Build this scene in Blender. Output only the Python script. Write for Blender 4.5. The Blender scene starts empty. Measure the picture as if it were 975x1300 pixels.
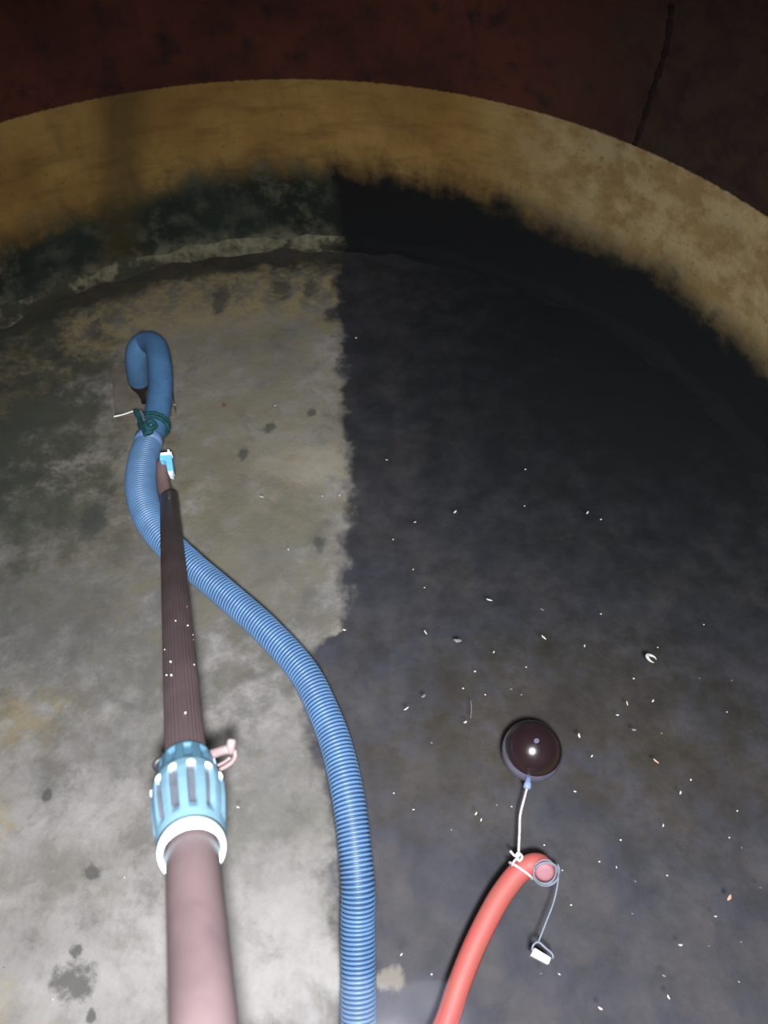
import bpy, bmesh, math, random
from mathutils import Vector, Matrix
random.seed(7)
C = bpy.context.scene.collection
sc = bpy.context.scene

# ------------------------------------------------------------------ camera, light, exposure
F_PX = 977.0                       # focal length in pixels of the 975 x 1300 photograph
TH = math.radians(35.0)            # tilt of the view away from straight down
WATER = 1.0                        # water level above the tank floor
CAM = Vector((0.0, 0.0, WATER + 2.0))
TC = Vector((-0.481, 1.652))       # tank axis
R = 2.51                           # tank radius
TOP = 3.55                         # underside of the roof slab

cd = bpy.data.cameras.new('camera'); cam = bpy.data.objects.new('camera', cd); C.objects.link(cam)
cam.location = CAM; cam.rotation_euler = (TH, 0, 0)
cd.sensor_fit = 'VERTICAL'; cd.sensor_height = 36.0; cd.lens = 36.0 * F_PX / 1300.0
cd.dof.use_dof = True; cd.dof.focus_distance = 2.2; cd.dof.aperture_fstop = 4.0
cd.clip_start = 0.02; cd.clip_end = 100
sc.camera = cam

w = bpy.data.worlds.new('world'); sc.world = w; w.use_nodes = True
bg = w.node_tree.nodes['Background']; bg.inputs[0].default_value = (0.74, 0.78, 1.0, 1); bg.inputs[1].default_value = 6.5

ld = bpy.data.lights.new('flash', 'SPOT'); ld.energy = 790; ld.color = (0.92, 0.945, 1.0); ld.shadow_soft_size = 0.018
ld.spot_size = math.radians(153); ld.spot_blend = 1.0
lo = bpy.data.objects.new('flash', ld); C.objects.link(lo); lo.location = CAM + Vector((0.012, -0.05, 0.045))
lo.rotation_euler = (math.radians(6), math.radians(-5), 0)     # the lamp points a little ahead of straight down

vs = sc.view_settings
vs.view_transform = 'Standard'; vs.look = 'None'; vs.exposure = 0.0; vs.gamma = 1.0; vs.use_curve_mapping = False

# ------------------------------------------------------------------ pixel -> place
ST, CT = math.sin(TH), math.cos(TH)
def ray(px, py):
    x = (px - 487.5) / F_PX; y = -(py - 650.0) / F_PX
    return Vector((x, ST + y * CT, -(CT - y * ST)))          # depth 1 along the view axis
def at_z(px, py, z):
    d = ray(px, py); return CAM + d * ((z - CAM.z) / d.z)
def at_d(px, py, depth): return CAM + ray(px, py) * depth
def depth_of(p):
    v = p - CAM; return v.y * ST - v.z * CT
def on_wall(px, py):
    d = ray(px, py); o = Vector((CAM.x - TC.x, CAM.y - TC.y)); e = Vector((d.x, d.y))
    a = e.dot(e); b = 2 * o.dot(e); c = o.dot(o) - R * R
    return CAM + d * ((-b + math.sqrt(b * b - 4 * a * c)) / (2 * a))
def ang(p): return math.atan2(p.x - TC.x, p.y - TC.y)

# ------------------------------------------------------------------ node helper
class NT:
    def __init__(s, name):
        s.m = bpy.data.materials.new(name); s.m.use_nodes = True; s.t = s.m.node_tree
        s.t.nodes.clear(); s.out = s.n('ShaderNodeOutputMaterial')
    def n(s, kind): return s.t.nodes.new(kind)
    def put(s, sock, v):
        if isinstance(v, bpy.types.NodeSocket): s.t.links.new(v, sock)
        elif isinstance(v, (tuple, list)) and len(v) == 3 and sock.type == 'RGBA': sock.default_value = (*v, 1)
        else: sock.default_value = v
    def math(s, op, a, b=0.0, c=None, clamp=False):
        n = s.n('ShaderNodeMath'); n.operation = op; n.use_clamp = clamp
        s.put(n.inputs[0], a); s.put(n.inputs[1], b)
        if c is not None: s.put(n.inputs[2], c)
        return n.outputs[0]
    def mr(s, v, a, b, c=0.0, d=1.0, smooth=True):
        n = s.n('ShaderNodeMapRange'); n.interpolation_type = 'SMOOTHSTEP' if smooth else 'LINEAR'
        for i, q in enumerate((v, a, b, c, d)): s.put(n.inputs[i], q)
        return n.outputs[0]
    def pos(s):
        if not hasattr(s, '_p'):
            g = s.n('ShaderNodeNewGeometry'); s._p = g.outputs['Position']
            x = s.n('ShaderNodeSeparateXYZ'); s.put(x.inputs[0], s._p); s.x, s.y, s.z = x.outputs
        return s._p
    def obj(s): return s.n('ShaderNodeTexCoord').outputs['Object']
    def noise(s, vec, scale, detail=4, rough=0.55, sc3=None, dist=0.0):
        if sc3:
            m = s.n('ShaderNodeMapping'); s.put(m.inputs[0], vec); m.inputs['Scale'].default_value = sc3; vec = m.outputs[0]
        n = s.n('ShaderNodeTexNoise'); s.put(n.inputs['Vector'], vec); n.inputs['Scale'].default_value = scale
        n.inputs['Detail'].default_value = detail; n.inputs['Roughness'].default_value = rough; n.inputs['Distortion'].default_value = dist
        return n.outputs['Fac']
    def mix(s, f, a, b, mode='MIX'):
        n = s.n('ShaderNodeMix'); n.data_type = 'RGBA'; n.blend_type = mode; n.clamp_factor = True
        s.put(n.inputs[0], f); s.put(n.inputs[6], a); s.put(n.inputs[7], b); return n.outputs[2]
    def ramp(s, f, stops, interp='LINEAR'):
        n = s.n('ShaderNodeValToRGB'); r = n.color_ramp; r.interpolation = interp
        while len(r.elements) < len(stops): r.elements.new(0.5)
        for e, (p, c) in zip(r.elements, stops):
            e.position = p; e.color = (c, c, c, 1) if isinstance(c, (int, float)) else (*c, 1)
        s.put(n.inputs[0], f); return n.outputs[0]
    def bsdf(s, col, rough=0.6, spec=0.3, bump=None, bstr=0.3, bdist=0.01, metal=0.0, coat=0.0, trans=0.0):
        b = s.n('ShaderNodeBsdfPrincipled'); s.put(b.inputs['Base Color'], col); s.put(b.inputs['Roughness'], rough)
        b.inputs['Specular IOR Level'].default_value = spec; b.inputs['Metallic'].default_value = metal
        b.inputs['Coat Weight'].default_value = coat; b.inputs['Coat Roughness'].default_value = 0.08
        b.inputs['Transmission Weight'].default_value = trans
        if bump is not None:
            n = s.n('ShaderNodeBump'); s.put(n.inputs['Height'], bump); n.inputs['Strength'].default_value = bstr
            n.inputs['Distance'].default_value = bdist; s.put(b.inputs['Normal'], n.outputs[0])
        s.put(s.out.inputs[0], b.outputs[0]); return s.m
    def ellipse(s, cx, cy, rx, ry, soft=0.35, wob=None):
        a = s.math('DIVIDE', s.math('SUBTRACT', s.x, cx), rx); b = s.math('DIVIDE', s.math('SUBTRACT', s.y, cy), ry)
        d = s.math('SQRT', s.math('ADD', s.math('MULTIPLY', a, a), s.math('MULTIPLY', b, b)))
        if wob is not None: d = s.math('ADD', d, wob)
        return s.mr(d, 1.0 - soft, 1.0 + soft, 1.0, 0.0)

def floor_spot(px, py, rx, ry):
    c = at_z(px, py, 0); Z = depth_of(c)
    return c.x, c.y, rx * Z / F_PX, (at_z(px, py - ry, 0).y - at_z(px, py + ry, 0).y) / 2

# edge of the dark silt on the tank floor: x as a function of y (floor coordinates)
EDGE = [(428, 330), (424, 380), (428, 430), (432, 480), (437, 540), (440, 590), (441, 640), (437, 700), (436, 760), (430, 800),
        (392, 830), (378, 870), (384, 920), (402, 970), (414, 1020), (421, 1080), (425, 1140), (430, 1200), (434, 1290)]
EP = sorted([(at_z(a, b, 0).y, at_z(a, b, 0).x) for a, b in EDGE])
def silt_edge(t):
    """signed distance-like value: positive on the silt side"""
    t.pos()
    y0, y1 = -1.0, EP[-1][0] + 0.05
    st = [(0.0, (EP[0][1] + 1) / 2)] + [((y - y0) / (y1 - y0), (x + 1) / 2) for y, x in EP]
    xb = t.math('SUBTRACT', t.math('MULTIPLY', t.ramp(t.mr(t.y, y0, y1, smooth=False), st), 2.0), 1.0)
    j = t.math('SUBTRACT', t.noise(t._p, 7, 5, 0.6), 0.5)
    j2 = t.math('SUBTRACT', t.noise(t._p, 45, 3, 0.6), 0.5)
    e = t.math('SUBTRACT', t.x, xb)
    e = t.math('ADD', e, t.math('MULTIPLY', j, 0.22)); return t.math('ADD', e, t.math('MULTIPLY', j2, 0.035))

# ------------------------------------------------------------------ materials
def mat_floor():
    t = NT('tank_floor_concrete'); p = t.pos()
    e = silt_edge(t); silt = t.mr(e, -0.035, 0.045)
    n1 = t.noise(p, 2.2, 6, 0.6); n2 = t.noise(p, 9, 5, 0.6, dist=0.6); n3 = t.noise(p, 40, 3, 0.6)
    con = t.mix(t.mr(n1, 0.36, 0.64), (0.225, 0.215, 0.20), (0.385, 0.365, 0.365))
    con = t.mix(t.mr(n2, 0.35, 0.72), con, t.mix(0.5, con, (0.20, 0.19, 0.16)))
    con = t.mix(t.math('MULTIPLY', t.mr(n3, 0.5, 0.8), 0.25), con, (0.14, 0.13, 0.11))
    n4 = t.noise(p, 5, 7, 0.68, dist=0.3)
    con = t.mix(t.math('MULTIPLY', t.mr(n4, 0.50, 0.66), 0.55), con, (0.13, 0.125, 0.115))
    con = t.mix(t.math('MULTIPLY', t.mr(n4, 0.48, 0.34), 0.35), con, (0.47, 0.44, 0.43))
    wob = t.math('MULTIPLY', t.math('SUBTRACT', t.noise(p, 16, 6, 0.7), 0.5), 3.2)
    wobL = t.math('MULTIPLY', t.math('SUBTRACT', t.noise(p, 6, 7, 0.7), 0.5), 5.0)
    def blot(base, col, spec, fac, soft, wb):
        m = t.ellipse(*floor_spot(*spec), soft=soft, wob=wb)
        return t.mix(t.math('MULTIPLY', m, fac), base, col)
    crust = t.mr(t.noise(p, 10, 8, 0.72, dist=0.4), 0.40, 0.60)
    # ochre mineral crust by the far wall and at the left
    for s, f in (((235, 385, 190, 45), 0.85), ((30, 910, 70, 40), 0.7), ((0, 1040, 20, 40), 0.7), ((0, 1285, 40, 40), 0.5), ((320, 640, 130, 120), 0.35), ((110, 440, 80, 30), 0.4)):
        con = blot(con, (0.34, 0.265, 0.13), s, t.math('MULTIPLY', crust, f), 0.6, wobL)
    # green-grey slime towards the left side of the tank
    for s, f in (((10, 520, 120, 110), 0.8), ((60, 640, 110, 60), 0.45), ((330, 330, 90, 14), 0.8), ((20, 770, 120, 60), 0.35)):
        con = blot(con, (0.075, 0.085, 0.07), s, f, 0.6, wobL)
    for s, f in (((110, 760, 300, 130), 0.55), ((330, 720, 150, 110), 0.45), ((330, 960, 90, 120), 0.3), ((130, 940, 110, 60), 0.3)):  # mid-floor darkening painted in to steepen the lamp falloff
        con = blot(con, (0.115, 0.112, 0.108), s, f, 0.8, wobL)
    for s, f in (((100, 1250, 300, 90), 0.4), ((330, 1200, 120, 110), 0.35)):  # near floor paled in the colour, bright end of that painted falloff
        con = blot(con, (0.50, 0.475, 0.485), s, f, 0.7, wobL)
    for s, f in (((400, 590, 60, 22), 0.5), ((300, 400, 60, 16), 0.4), ((215, 400, 50, 30), 0.45)):
        con = blot(con, (0.50, 0.46, 0.36), s, f, 0.5, wobL)
    # olive film on the bare floor
    for s, f in (((330, 560, 150, 170), 0.6), ((120, 610, 150, 110), 0.5), ((260, 470, 160, 60), 0.4)):
        con = blot(con, (0.235, 0.212, 0.15), s, t.math('MULTIPLY', t.mr(n4, 0.66, 0.36, 0.25, 1.0), f), 0.7, wobL)
    # tan crust in a band along the wall, dark dirt gathered right against the fillet
    dx = t.math('SUBTRACT', t.x, TC.x); dy = t.math('SUBTRACT', t.y, TC.y)
    rad = t.math('SQRT', t.math('ADD', t.math('MULTIPLY', dx, dx), t.math('MULTIPLY', dy, dy)))
    rad = t.math('ADD', rad, t.math('MULTIPLY', t.math('SUBTRACT', n1, 0.5), 0.5))
    band = t.math('MULTIPLY', t.mr(rad, R - 0.80, R - 0.55), crust)
    con = t.mix(t.math('MULTIPLY', t.mr(rad, R - 0.85, R - 0.45), 0.45), con, (0.085, 0.075, 0.055))
    con = t.mix(t.math('MULTIPLY', band, 0.8), con, (0.40, 0.325, 0.185))
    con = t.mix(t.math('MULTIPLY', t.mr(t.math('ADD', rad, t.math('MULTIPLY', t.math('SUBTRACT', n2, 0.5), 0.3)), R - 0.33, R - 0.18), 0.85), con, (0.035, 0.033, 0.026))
    for s, f in (((10, 540, 110, 110), 0.7), ((40, 650, 110, 50), 0.4), ((20, 430, 60, 40), 0.6)):
        con = blot(con, (0.06, 0.068, 0.055), s, f, 0.7, wobL)
    # dark stains
    for s in ((120, 660, 14, 24), (280, 380, 9, 20), (358, 366, 13, 12), (94, 1246, 25, 24), (116, 1106, 12, 9), (98, 1207, 7, 8),
              (308, 577, 6, 9), (395, 523, 5, 5), (342, 543, 8, 6), (50, 600, 8, 7), (116, 1290, 6, 9), (395, 366, 9, 10), (405, 690, 7, 9), (60, 1010, 5, 7), (420, 400, 8, 8),
              (150, 345, 26, 7), (345, 318, 45, 8), (60, 450, 16, 8)):
        con = blot(con, (0.07, 0.07, 0.068), s, 0.75, 0.45, wob)
    # silt on the right: thin and grey near the edge and the camera side, thick and black in the far right
    thin = t.mix(t.mr(t.noise(p, 3.2, 6, 0.6), 0.38, 0.62), (0.082, 0.081, 0.104), (0.116, 0.108, 0.116))
    thin = t.mix(t.math('MULTIPLY', t.mr(n2, 0.45, 0.7), 0.4), thin, (0.055, 0.055, 0.064))
    for s, f in (((740, 900, 170, 80), 0.6), ((560, 980, 90, 60), 0.4), ((880, 990, 110, 60), 0.4)):
        m = t.ellipse(*floor_spot(*s), soft=0.6, wob=wobL); thin = t.mix(t.math('MULTIPLY', m, f), thin, (0.105, 0.085, 0.055))
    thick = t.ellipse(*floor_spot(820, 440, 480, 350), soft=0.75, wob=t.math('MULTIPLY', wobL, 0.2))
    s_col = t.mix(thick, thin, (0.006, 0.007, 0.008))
    # flakes of bare concrete left in the silt
    for s, f in (((412, 797, 20, 9), 0.9), ((495, 1243, 20, 14), 0.6), ((385, 1000, 10, 20), 0.5)):
        m = t.ellipse(*floor_spot(*s), soft=0.35, wob=wob); s_col = t.mix(t.math('MULTIPLY', m, f), s_col, (0.36, 0.32, 0.27))
    col = t.mix(silt, con, s_col)
    return t.bsdf(col, 0.85, 0.15, bump=t.math('ADD', n2, t.math('MULTIPLY', n3, 0.4)), bstr=0.35, bdist=0.02)

# wall: where the dark growth begins (height as a function of the angle about the tank axis)
GROW = [(0, 315), (60, 285), (150, 258), (250, 222), (340, 212), (430, 212), (520, 224), (640, 255), (700, 282), (780, 318), (850, 348), (900, 398), (975, 462)]
GP = [(ang(on_wall(a, b)), on_wall(a, b).z) for a, b in GROW]
A_SILT = ang(on_wall(428, 280))
def wall_coords(t):
    t.pos()
    return t.math('ARCTAN2', t.math('SUBTRACT', t.x, TC.x), t.math('SUBTRACT', t.y, TC.y))
def mat_wall():
    t = NT('tank_wall_render'); p = t.pos(); a = wall_coords(t)
    cv = t.n('ShaderNodeCombineXYZ'); t.put(cv.inputs[0], t.math('MULTIPLY', a, R)); t.put(cv.inputs[1], t.z); v = cv.outputs[0]
    n1 = t.noise(v, 1.6, 6, 0.6); n2 = t.noise(v, 7, 6, 0.65); streak = t.noise(v, 5, 5, 0.65, sc3=(2.2, 0.6, 1)); n3 = t.noise(v, 30, 4, 0.6)
    horiz = t.noise(v, 5, 5, 0.65, sc3=(0.6, 2.2, 1))
    # dry coat above the water
    dry = t.mix(t.mr(n1, 0.35, 0.65), (0.050, 0.015, 0.009), (0.088, 0.024, 0.014))
    dry = t.mix(t.mr(n2, 0.45, 0.72), dry, (0.022, 0.012, 0.010))
    dry = t.mix(t.math('MULTIPLY', t.mr(t.math('ADD', a, t.math('MULTIPLY', n1, 0.4)), 0.60, 1.0), 0.85), dry, t.mix(t.mr(n2, 0.4, 0.6), (0.012, 0.009, 0.008), (0.028, 0.018, 0.011)))
    # ochre coat below the water
    och = t.mix(t.mr(n1, 0.35, 0.65), (0.29, 0.165, 0.045), (0.43, 0.27, 0.085))
    och = t.mix(t.math('MULTIPLY', t.mr(horiz, 0.45, 0.7), 0.6), och, (0.19, 0.10, 0.03))
    och = t.mix(t.math('MULTIPLY', t.mr(streak, 0.48, 0.78), 0.5), och, (0.17, 0.10, 0.04))
    och = t.mix(t.math('MULTIPLY', t.mr(t.math('ADD', a, t.math('MULTIPLY', n1, 0.3)), 0.45, 0.85), 0.7), och, t.mix(t.mr(n2, 0.38, 0.62), (0.23, 0.165, 0.075), (0.40, 0.33, 0.185)))
    och = t.mix(t.math('MULTIPLY', t.mr(n3, 0.62, 0.72), 0.55), och, (0.10, 0.06, 0.025))
    # growth on the lower wall
    lo_, hi_ = -math.pi, math.pi
    st = [(0.0, GP[0][1])] + [((g - lo_) / (hi_ - lo_), z) for g, z in GP] + [(1.0, GP[-1][1])]
    gz = t.ramp(t.mr(a, lo_, hi_, smooth=False), st)
    d = t.math('SUBTRACT', t.math('ADD', gz, t.math('MULTIPLY', t.math('SUBTRACT', n2, 0.5), 0.30)), t.z)
    d = t.math('ADD', d, t.math('MULTIPLY', t.math('SUBTRACT', streak, 0.5), 0.10))
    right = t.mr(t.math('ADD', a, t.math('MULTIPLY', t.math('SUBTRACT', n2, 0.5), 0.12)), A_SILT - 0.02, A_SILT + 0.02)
    alg = t.mix(t.mr(n2, 0.44, 0.68), (0.014, 0.018, 0.013), (0.12, 0.12, 0.085))
    alg = t.mix(t.mr(n1, 0.40, 0.60), alg, t.mix(0.6, alg, (0.025, 0.04, 0.032)))
    alg = t.mix(t.mr(t.z, 0.0, 0.16, 1.0, 0.0), alg, t.mix(t.mr(n2, 0.4, 0.6), (0.05, 0.055, 0.045), (0.2, 0.19, 0.14)))
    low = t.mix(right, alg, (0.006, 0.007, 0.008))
    g = t.mr(d, -0.15, 0.11)
    wet = t.mix(g, och, low)
    # soft dark slanting band on the left of the wall
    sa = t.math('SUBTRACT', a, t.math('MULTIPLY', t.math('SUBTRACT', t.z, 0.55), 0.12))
    dark_band = t.mr(t.math('ABSOLUTE', t.math('SUBTRACT', sa, ang(on_wall(140, 190)))), 0.012, 0.075, 1.0, 0.0)
    wet = t.mix(t.math('MULTIPLY', dark_band, 0.62), wet, (0.07, 0.05, 0.02))
    rag = t.math('MULTIPLY', t.math('SUBTRACT', n3, 0.5), 0.02)
    up = t.mr(t.math('ADD', t.z, rag), WATER - 0.004, WATER + 0.006)
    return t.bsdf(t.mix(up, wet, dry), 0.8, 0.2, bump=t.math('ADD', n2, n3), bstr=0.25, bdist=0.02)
def mat_cove():
    t = NT('pale_mortar_fillet'); p = t.pos(); a = wall_coords(t)
    n2 = t.noise(p, 3.5, 6, 0.65); n3 = t.noise(p, 22, 4, 0.6)
    c = t.mix(t.mr(n3, 0.35, 0.65), (0.15, 0.145, 0.10), (0.26, 0.25, 0.17))
    c = t.mix(t.math('MULTIPLY', t.mr(n2, 0.44, 0.53), 0.9), c, (0.045, 0.045, 0.035))
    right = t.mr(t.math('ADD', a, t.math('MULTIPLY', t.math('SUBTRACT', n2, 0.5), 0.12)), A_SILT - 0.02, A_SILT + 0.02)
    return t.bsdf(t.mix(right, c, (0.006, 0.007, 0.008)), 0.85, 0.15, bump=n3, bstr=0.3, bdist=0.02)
def mat_water():
    t = NT('clear_still_water'); g = t.n('ShaderNodeNewGeometry')
    v = t.n('ShaderNodeVectorMath'); v.operation = 'DOT_PRODUCT'; t.put(v.inputs[0], g.outputs['Normal']); t.put(v.inputs[1], g.outputs['Incoming'])
    c = t.math('ABSOLUTE', v.outputs['Value'])
    f = t.math('ADD', t.math('MULTIPLY', t.math('POWER', t.math('SUBTRACT', 1.0, c, clamp=True), 5.0), 0.98), 0.02)
    tr = t.n('ShaderNodeBsdfTransparent'); gl = t.n('ShaderNodeBsdfGlossy'); gl.inputs['Roughness'].default_value = 0.06
    bp = t.n('ShaderNodeBump'); t.put(bp.inputs['Height'], t.noise(g.outputs['Position'], 3.0, 2)); bp.inputs['Strength'].default_value = 0.03; bp.inputs['Distance'].default_value = 0.05
    t.put(gl.inputs['Normal'], bp.outputs[0])
    m = t.n('ShaderNodeMixShader'); t.put(m.inputs[0], f); t.put(m.inputs[1], tr.outputs[0]); t.put(m.inputs[2], gl.outputs[0])
    t.put(t.out.inputs['Surface'], m.outputs[0])
    vs_ = t.n('ShaderNodeVolumeScatter'); vs_.inputs['Color'].default_value = (0.80, 0.85, 1.0, 1); vs_.inputs['Density'].default_value = 0.012
    va = t.n('ShaderNodeVolumeAbsorption'); va.inputs['Color'].default_value = (0.82, 0.82, 0.70, 1); va.inputs['Density'].default_value = 0.22
    ad = t.n('ShaderNodeAddShader'); t.put(ad.inputs[0], vs_.outputs[0]); t.put(ad.inputs[1], va.outputs[0]); t.put(t.out.inputs['Volume'], ad.outputs[0])
    return t.m
def plain(name, col, rough=0.5, spec=0.4, var=0.15, scale=25.0, coat=0.0, bump=0.0, col2=None):
    t = NT(name); v = t.obj(); n = t.noise(v, scale, 4, 0.6)
    c2 = col2 if col2 else tuple(c * (1 - var) for c in col)
    c = t.mix(t.mr(n, 0.35, 0.65), col, c2)
    return t.bsdf(c, rough, spec, bump=n if bump else None, bstr=bump, bdist=0.002, coat=coat)

M = dict(
    floor=mat_floor(), wall=mat_wall(), cove=mat_cove(), water=mat_water(),
    roof=plain('roof_concrete', (0.05, 0.045, 0.04), 0.9, 0.1, 0.4, 4, bump=0.3),
    seam=plain('dark_seam', (0.020, 0.012, 0.010), 0.9, 0.1, 0.4, 20, bump=0.4),
    rim=plain('rusty_frame', (0.10, 0.05, 0.03), 0.7, 0.3, 0.5, 12),
    hose=plain('blue_ribbed_plastic', (0.078, 0.155, 0.275), 0.42, 0.4, 0.15, 18),
    web=plain('dark_blue_hose_web', (0.016, 0.036, 0.085), 0.5, 0.3, 0.15, 18),
    hose2=plain('blue_smooth_plastic', (0.068, 0.16, 0.30), 0.55, 0.25, 0.2, 10),
    cuff=plain('pale_blue_cuff', (0.13, 0.22, 0.40), 0.5, 0.3),
    strainer=plain('dark_brown_plastic', (0.02, 0.015, 0.012), 0.6, 0.3),
    teal=plain('teal_cord', (0.012, 0.065, 0.07), 0.7, 0.2, 0.4, 60, bump=0.4),
    pipe=plain('brown_plastic_pipe', (0.048, 0.033, 0.033), 0.42, 0.4, 0.25, 9, bump=0.05),
    stub=plain('pale_brown_plastic_pipe', (0.16, 0.105, 0.10), 0.5, 0.3, 0.2, 9),
    nut=plain('light_blue_plastic', (0.065, 0.115, 0.145), 0.38, 0.45, 0.15, 20),
    collar=plain('mid_blue_plastic', (0.028, 0.065, 0.09), 0.4, 0.45, 0.2, 20),
    ring=plain('overexposed_white', (0.55, 0.66, 0.68), 0.4, 0.4, 0.1),
    blue_block=plain('sky_blue', (0.15, 0.46, 0.72), 0.4, 0.3, 0.05),
    white=plain('white_plastic', (0.78, 0.80, 0.80), 0.4, 0.4, 0.1),
    glint_dot=plain('white_glint', (0.85, 0.85, 0.85), 0.2, 0.5, 0.05),
    slot=plain('grey_slot_plastic', (0.045, 0.05, 0.06), 0.6, 0.2, 0.3, 30),
    tap=plain('pale_pink_brass', (0.12, 0.088, 0.085), 0.35, 0.5, 0.15),
    black=plain('black_plastic', (0.012, 0.012, 0.014), 0.5, 0.3),
    red=plain('red_rubber_hose', (0.25, 0.047, 0.042), 0.6, 0.3, 0.25, 12, col2=(0.21, 0.054, 0.042)),
    pink=plain('pink_plug', (0.22, 0.10, 0.115), 0.6, 0.2, 0.15),
    ball=plain('dark_brown_glossy_plastic', (0.012, 0.0065, 0.0075), 0.22, 0.5, 0.2, 8, coat=0.6),
    ball2=plain('grey_lilac_plastic', (0.10, 0.095, 0.135), 0.25, 0.5, 0.3, 14, coat=0.3),
    eye=plain('grey_blue_plastic', (0.14, 0.18, 0.30), 0.5, 0.3),
    cord=plain('white_cord', (0.34, 0.31, 0.30), 0.7, 0.2, 0.2, 120, bump=0.4),
    thread=plain('grey_blue_string', (0.12, 0.135, 0.165), 0.6, 0.3, 0.2, 90),
    tag=plain('cream_foam', (0.62, 0.64, 0.55), 0.7, 0.2, 0.1, 60),
    slab=plain('grey_concrete_slab', (0.25, 0.215, 0.185), 0.9, 0.1, 0.3, 9, bump=0.3),
    speck=plain('pale_husk', (0.33, 0.32, 0.29), 0.6, 0.3, 0.3, 80),
    speck_dim=plain('grey_husk', (0.11, 0.105, 0.105), 0.6, 0.3, 0.3, 80),
    speck_red=plain('red_brown_husk', (0.16, 0.03, 0.02), 0.6, 0.3, 0.3, 80),
    speck_tan=plain('tan_husk', (0.33, 0.21, 0.14), 0.6, 0.3, 0.3, 80),
    speck_pink=plain('pinkish_husk', (0.42, 0.30, 0.30), 0.6, 0.3, 0.3, 80),
)

# ------------------------------------------------------------------ object helpers
def link(name, me, mat, parent=None, smooth=True):
    o = bpy.data.objects.new(name, me); C.objects.link(o)
    if mat and not me.materials: me.materials.append(M[mat])
    if smooth:
        for p in me.polygons: p.use_smooth = True
    if parent: o.parent = parent; o.matrix_parent_inverse = parent.matrix_world.inverted()
    return o
def raw(name, verts, faces, mat, parent=None, smooth=True):
    me = bpy.data.meshes.new(name); me.from_pydata([tuple(v) for v in verts], [], faces); me.update()
    bm = bmesh.new(); bm.from_mesh(me); bmesh.ops.recalc_face_normals(bm, faces=bm.faces); bm.to_mesh(me); bm.free()
    return link(name, me, mat, parent, smooth)
def tag(o, label, cat, group=None):
    o['label'] = label; o['category'] = cat
    if group: o['group'] = group
    return o
def thing(name, loc, label, cat, group=None):
    o = bpy.data.objects.new(name, None); C.objects.link(o); o.location = loc; o.empty_display_size = 0.05
    bpy.context.view_layer.update(); o.matrix_world
    return tag(o, label, cat, group)
def frames(pts):
    """rotation-minimising frames along a polyline"""
    T = []
    for i in range(len(pts)):
        a = pts[max(0, i - 1)]; b = pts[min(len(pts) - 1, i + 1)]; T.append((b - a).normalized())
    up = Vector((0, 0, 1)) if abs(T[0].z) < 0.9 else Vector((1, 0, 0))
    N = (up - T[0] * up.dot(T[0])).normalized(); out = []
    for i, t in enumerate(T):
        N = (N - t * N.dot(t)).normalized(); out.append((t, N, t.cross(N)))
    return out
def spline(pts, n):
    """Catmull-Rom through pts, then resampled evenly to n points"""
    P = [pts[0] * 2 - pts[1]] + list(pts) + [pts[-1] * 2 - pts[-2]]; q = []
    for i in range(1, len(P) - 2):
        for k in range(40):
            u = k / 40; a, b, c, d = P[i - 1], P[i], P[i + 1], P[i + 2]
            q.append(0.5 * ((2 * b) + (c - a) * u + (2 * a - 5 * b + 4 * c - d) * u * u + (3 * b - a - 3 * c + d) * u ** 3))
    q.append(P[-2]); L = [0.0]
    for i in range(1, len(q)): L.append(L[-1] + (q[i] - q[i - 1]).length)
    out = []; j = 0
    for k in range(n):
        s = L[-1] * k / (n - 1)
        while j < len(q) - 2 and L[j + 1] < s: j += 1
        u = 0 if L[j + 1] == L[j] else (s - L[j]) / (L[j + 1] - L[j]); out.append(q[j].lerp(q[j + 1], min(max(u, 0), 1)))
    return out, L[-1]
def tube(name, pts, rad, mat, parent=None, seg=16, caps=True, flat=1.0):
    """rad(i, angle) or a number"""
    fr = frames(pts); V = []; Fc = []
    for i, (p, (t, n, b)) in enumerate(zip(pts, fr)):
        for k in range(seg):
            a = 2 * math.pi * k / seg; r = rad(i, a) if callable(rad) else rad
            V.append(p + n * (math.cos(a) * r * flat) + b * (math.sin(a) * r))
    for i in range(len(pts) - 1):
        for k in range(seg):
            k2 = (k + 1) % seg; Fc.append((i * seg + k, i * seg + k2, (i + 1) * seg + k2, (i + 1) * seg + k))
    if caps: Fc.append(tuple(range(seg))[::-1]); Fc.append(tuple((len(pts) - 1) * seg + k for k in range(seg)))
    return raw(name, V, Fc, mat, parent)
def lathe_axis(name, p0, axis, prof, mat, parent=None, seg=96, rmod=None, closed=True):
    """prof: list of (s, r) along axis from p0; rmod(s, ang, r) changes r"""
    t = axis.normalized(); up = Vector((0, 0, 1)); n = (up - t * up.dot(t)).normalized(); b = t.cross(n); V = []; Fc = []
    for s, r in prof:
        for k in range(seg):
            a = 2 * math.pi * k / seg; rr = rmod(s, a, r) if rmod else r
            V.append(p0 + t * s + n * (math.cos(a) * rr) + b * (math.sin(a) * rr))
    m = len(prof)
    for i in range(m if closed else m - 1):
        i2 = (i + 1) % m
        for k in range(seg):
            k2 = (k + 1) % seg; Fc.append((i * seg + k, i * seg + k2, i2 * seg + k2, i2 * seg + k))
    return raw(name, V, Fc, mat, parent)
def box_mesh(bm, size, mat4, bev=0.0):
    r = bmesh.ops.create_cube(bm, size=1.0, matrix=mat4 @ Matrix.Diagonal((*size, 1)))
    if bev: bmesh.ops.bevel(bm, geom=list({e for v in r['verts'] for e in v.link_edges}), offset=bev, segments=2, affect='EDGES', profile=0.5)
def bobj(name, bm, mat, parent=None, smooth=False):
    me = bpy.data.meshes.new(name); bm.to_mesh(me); bm.free(); return link(name, me, mat, parent, smooth)
def structure(o): o['kind'] = 'structure'; return o

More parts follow.
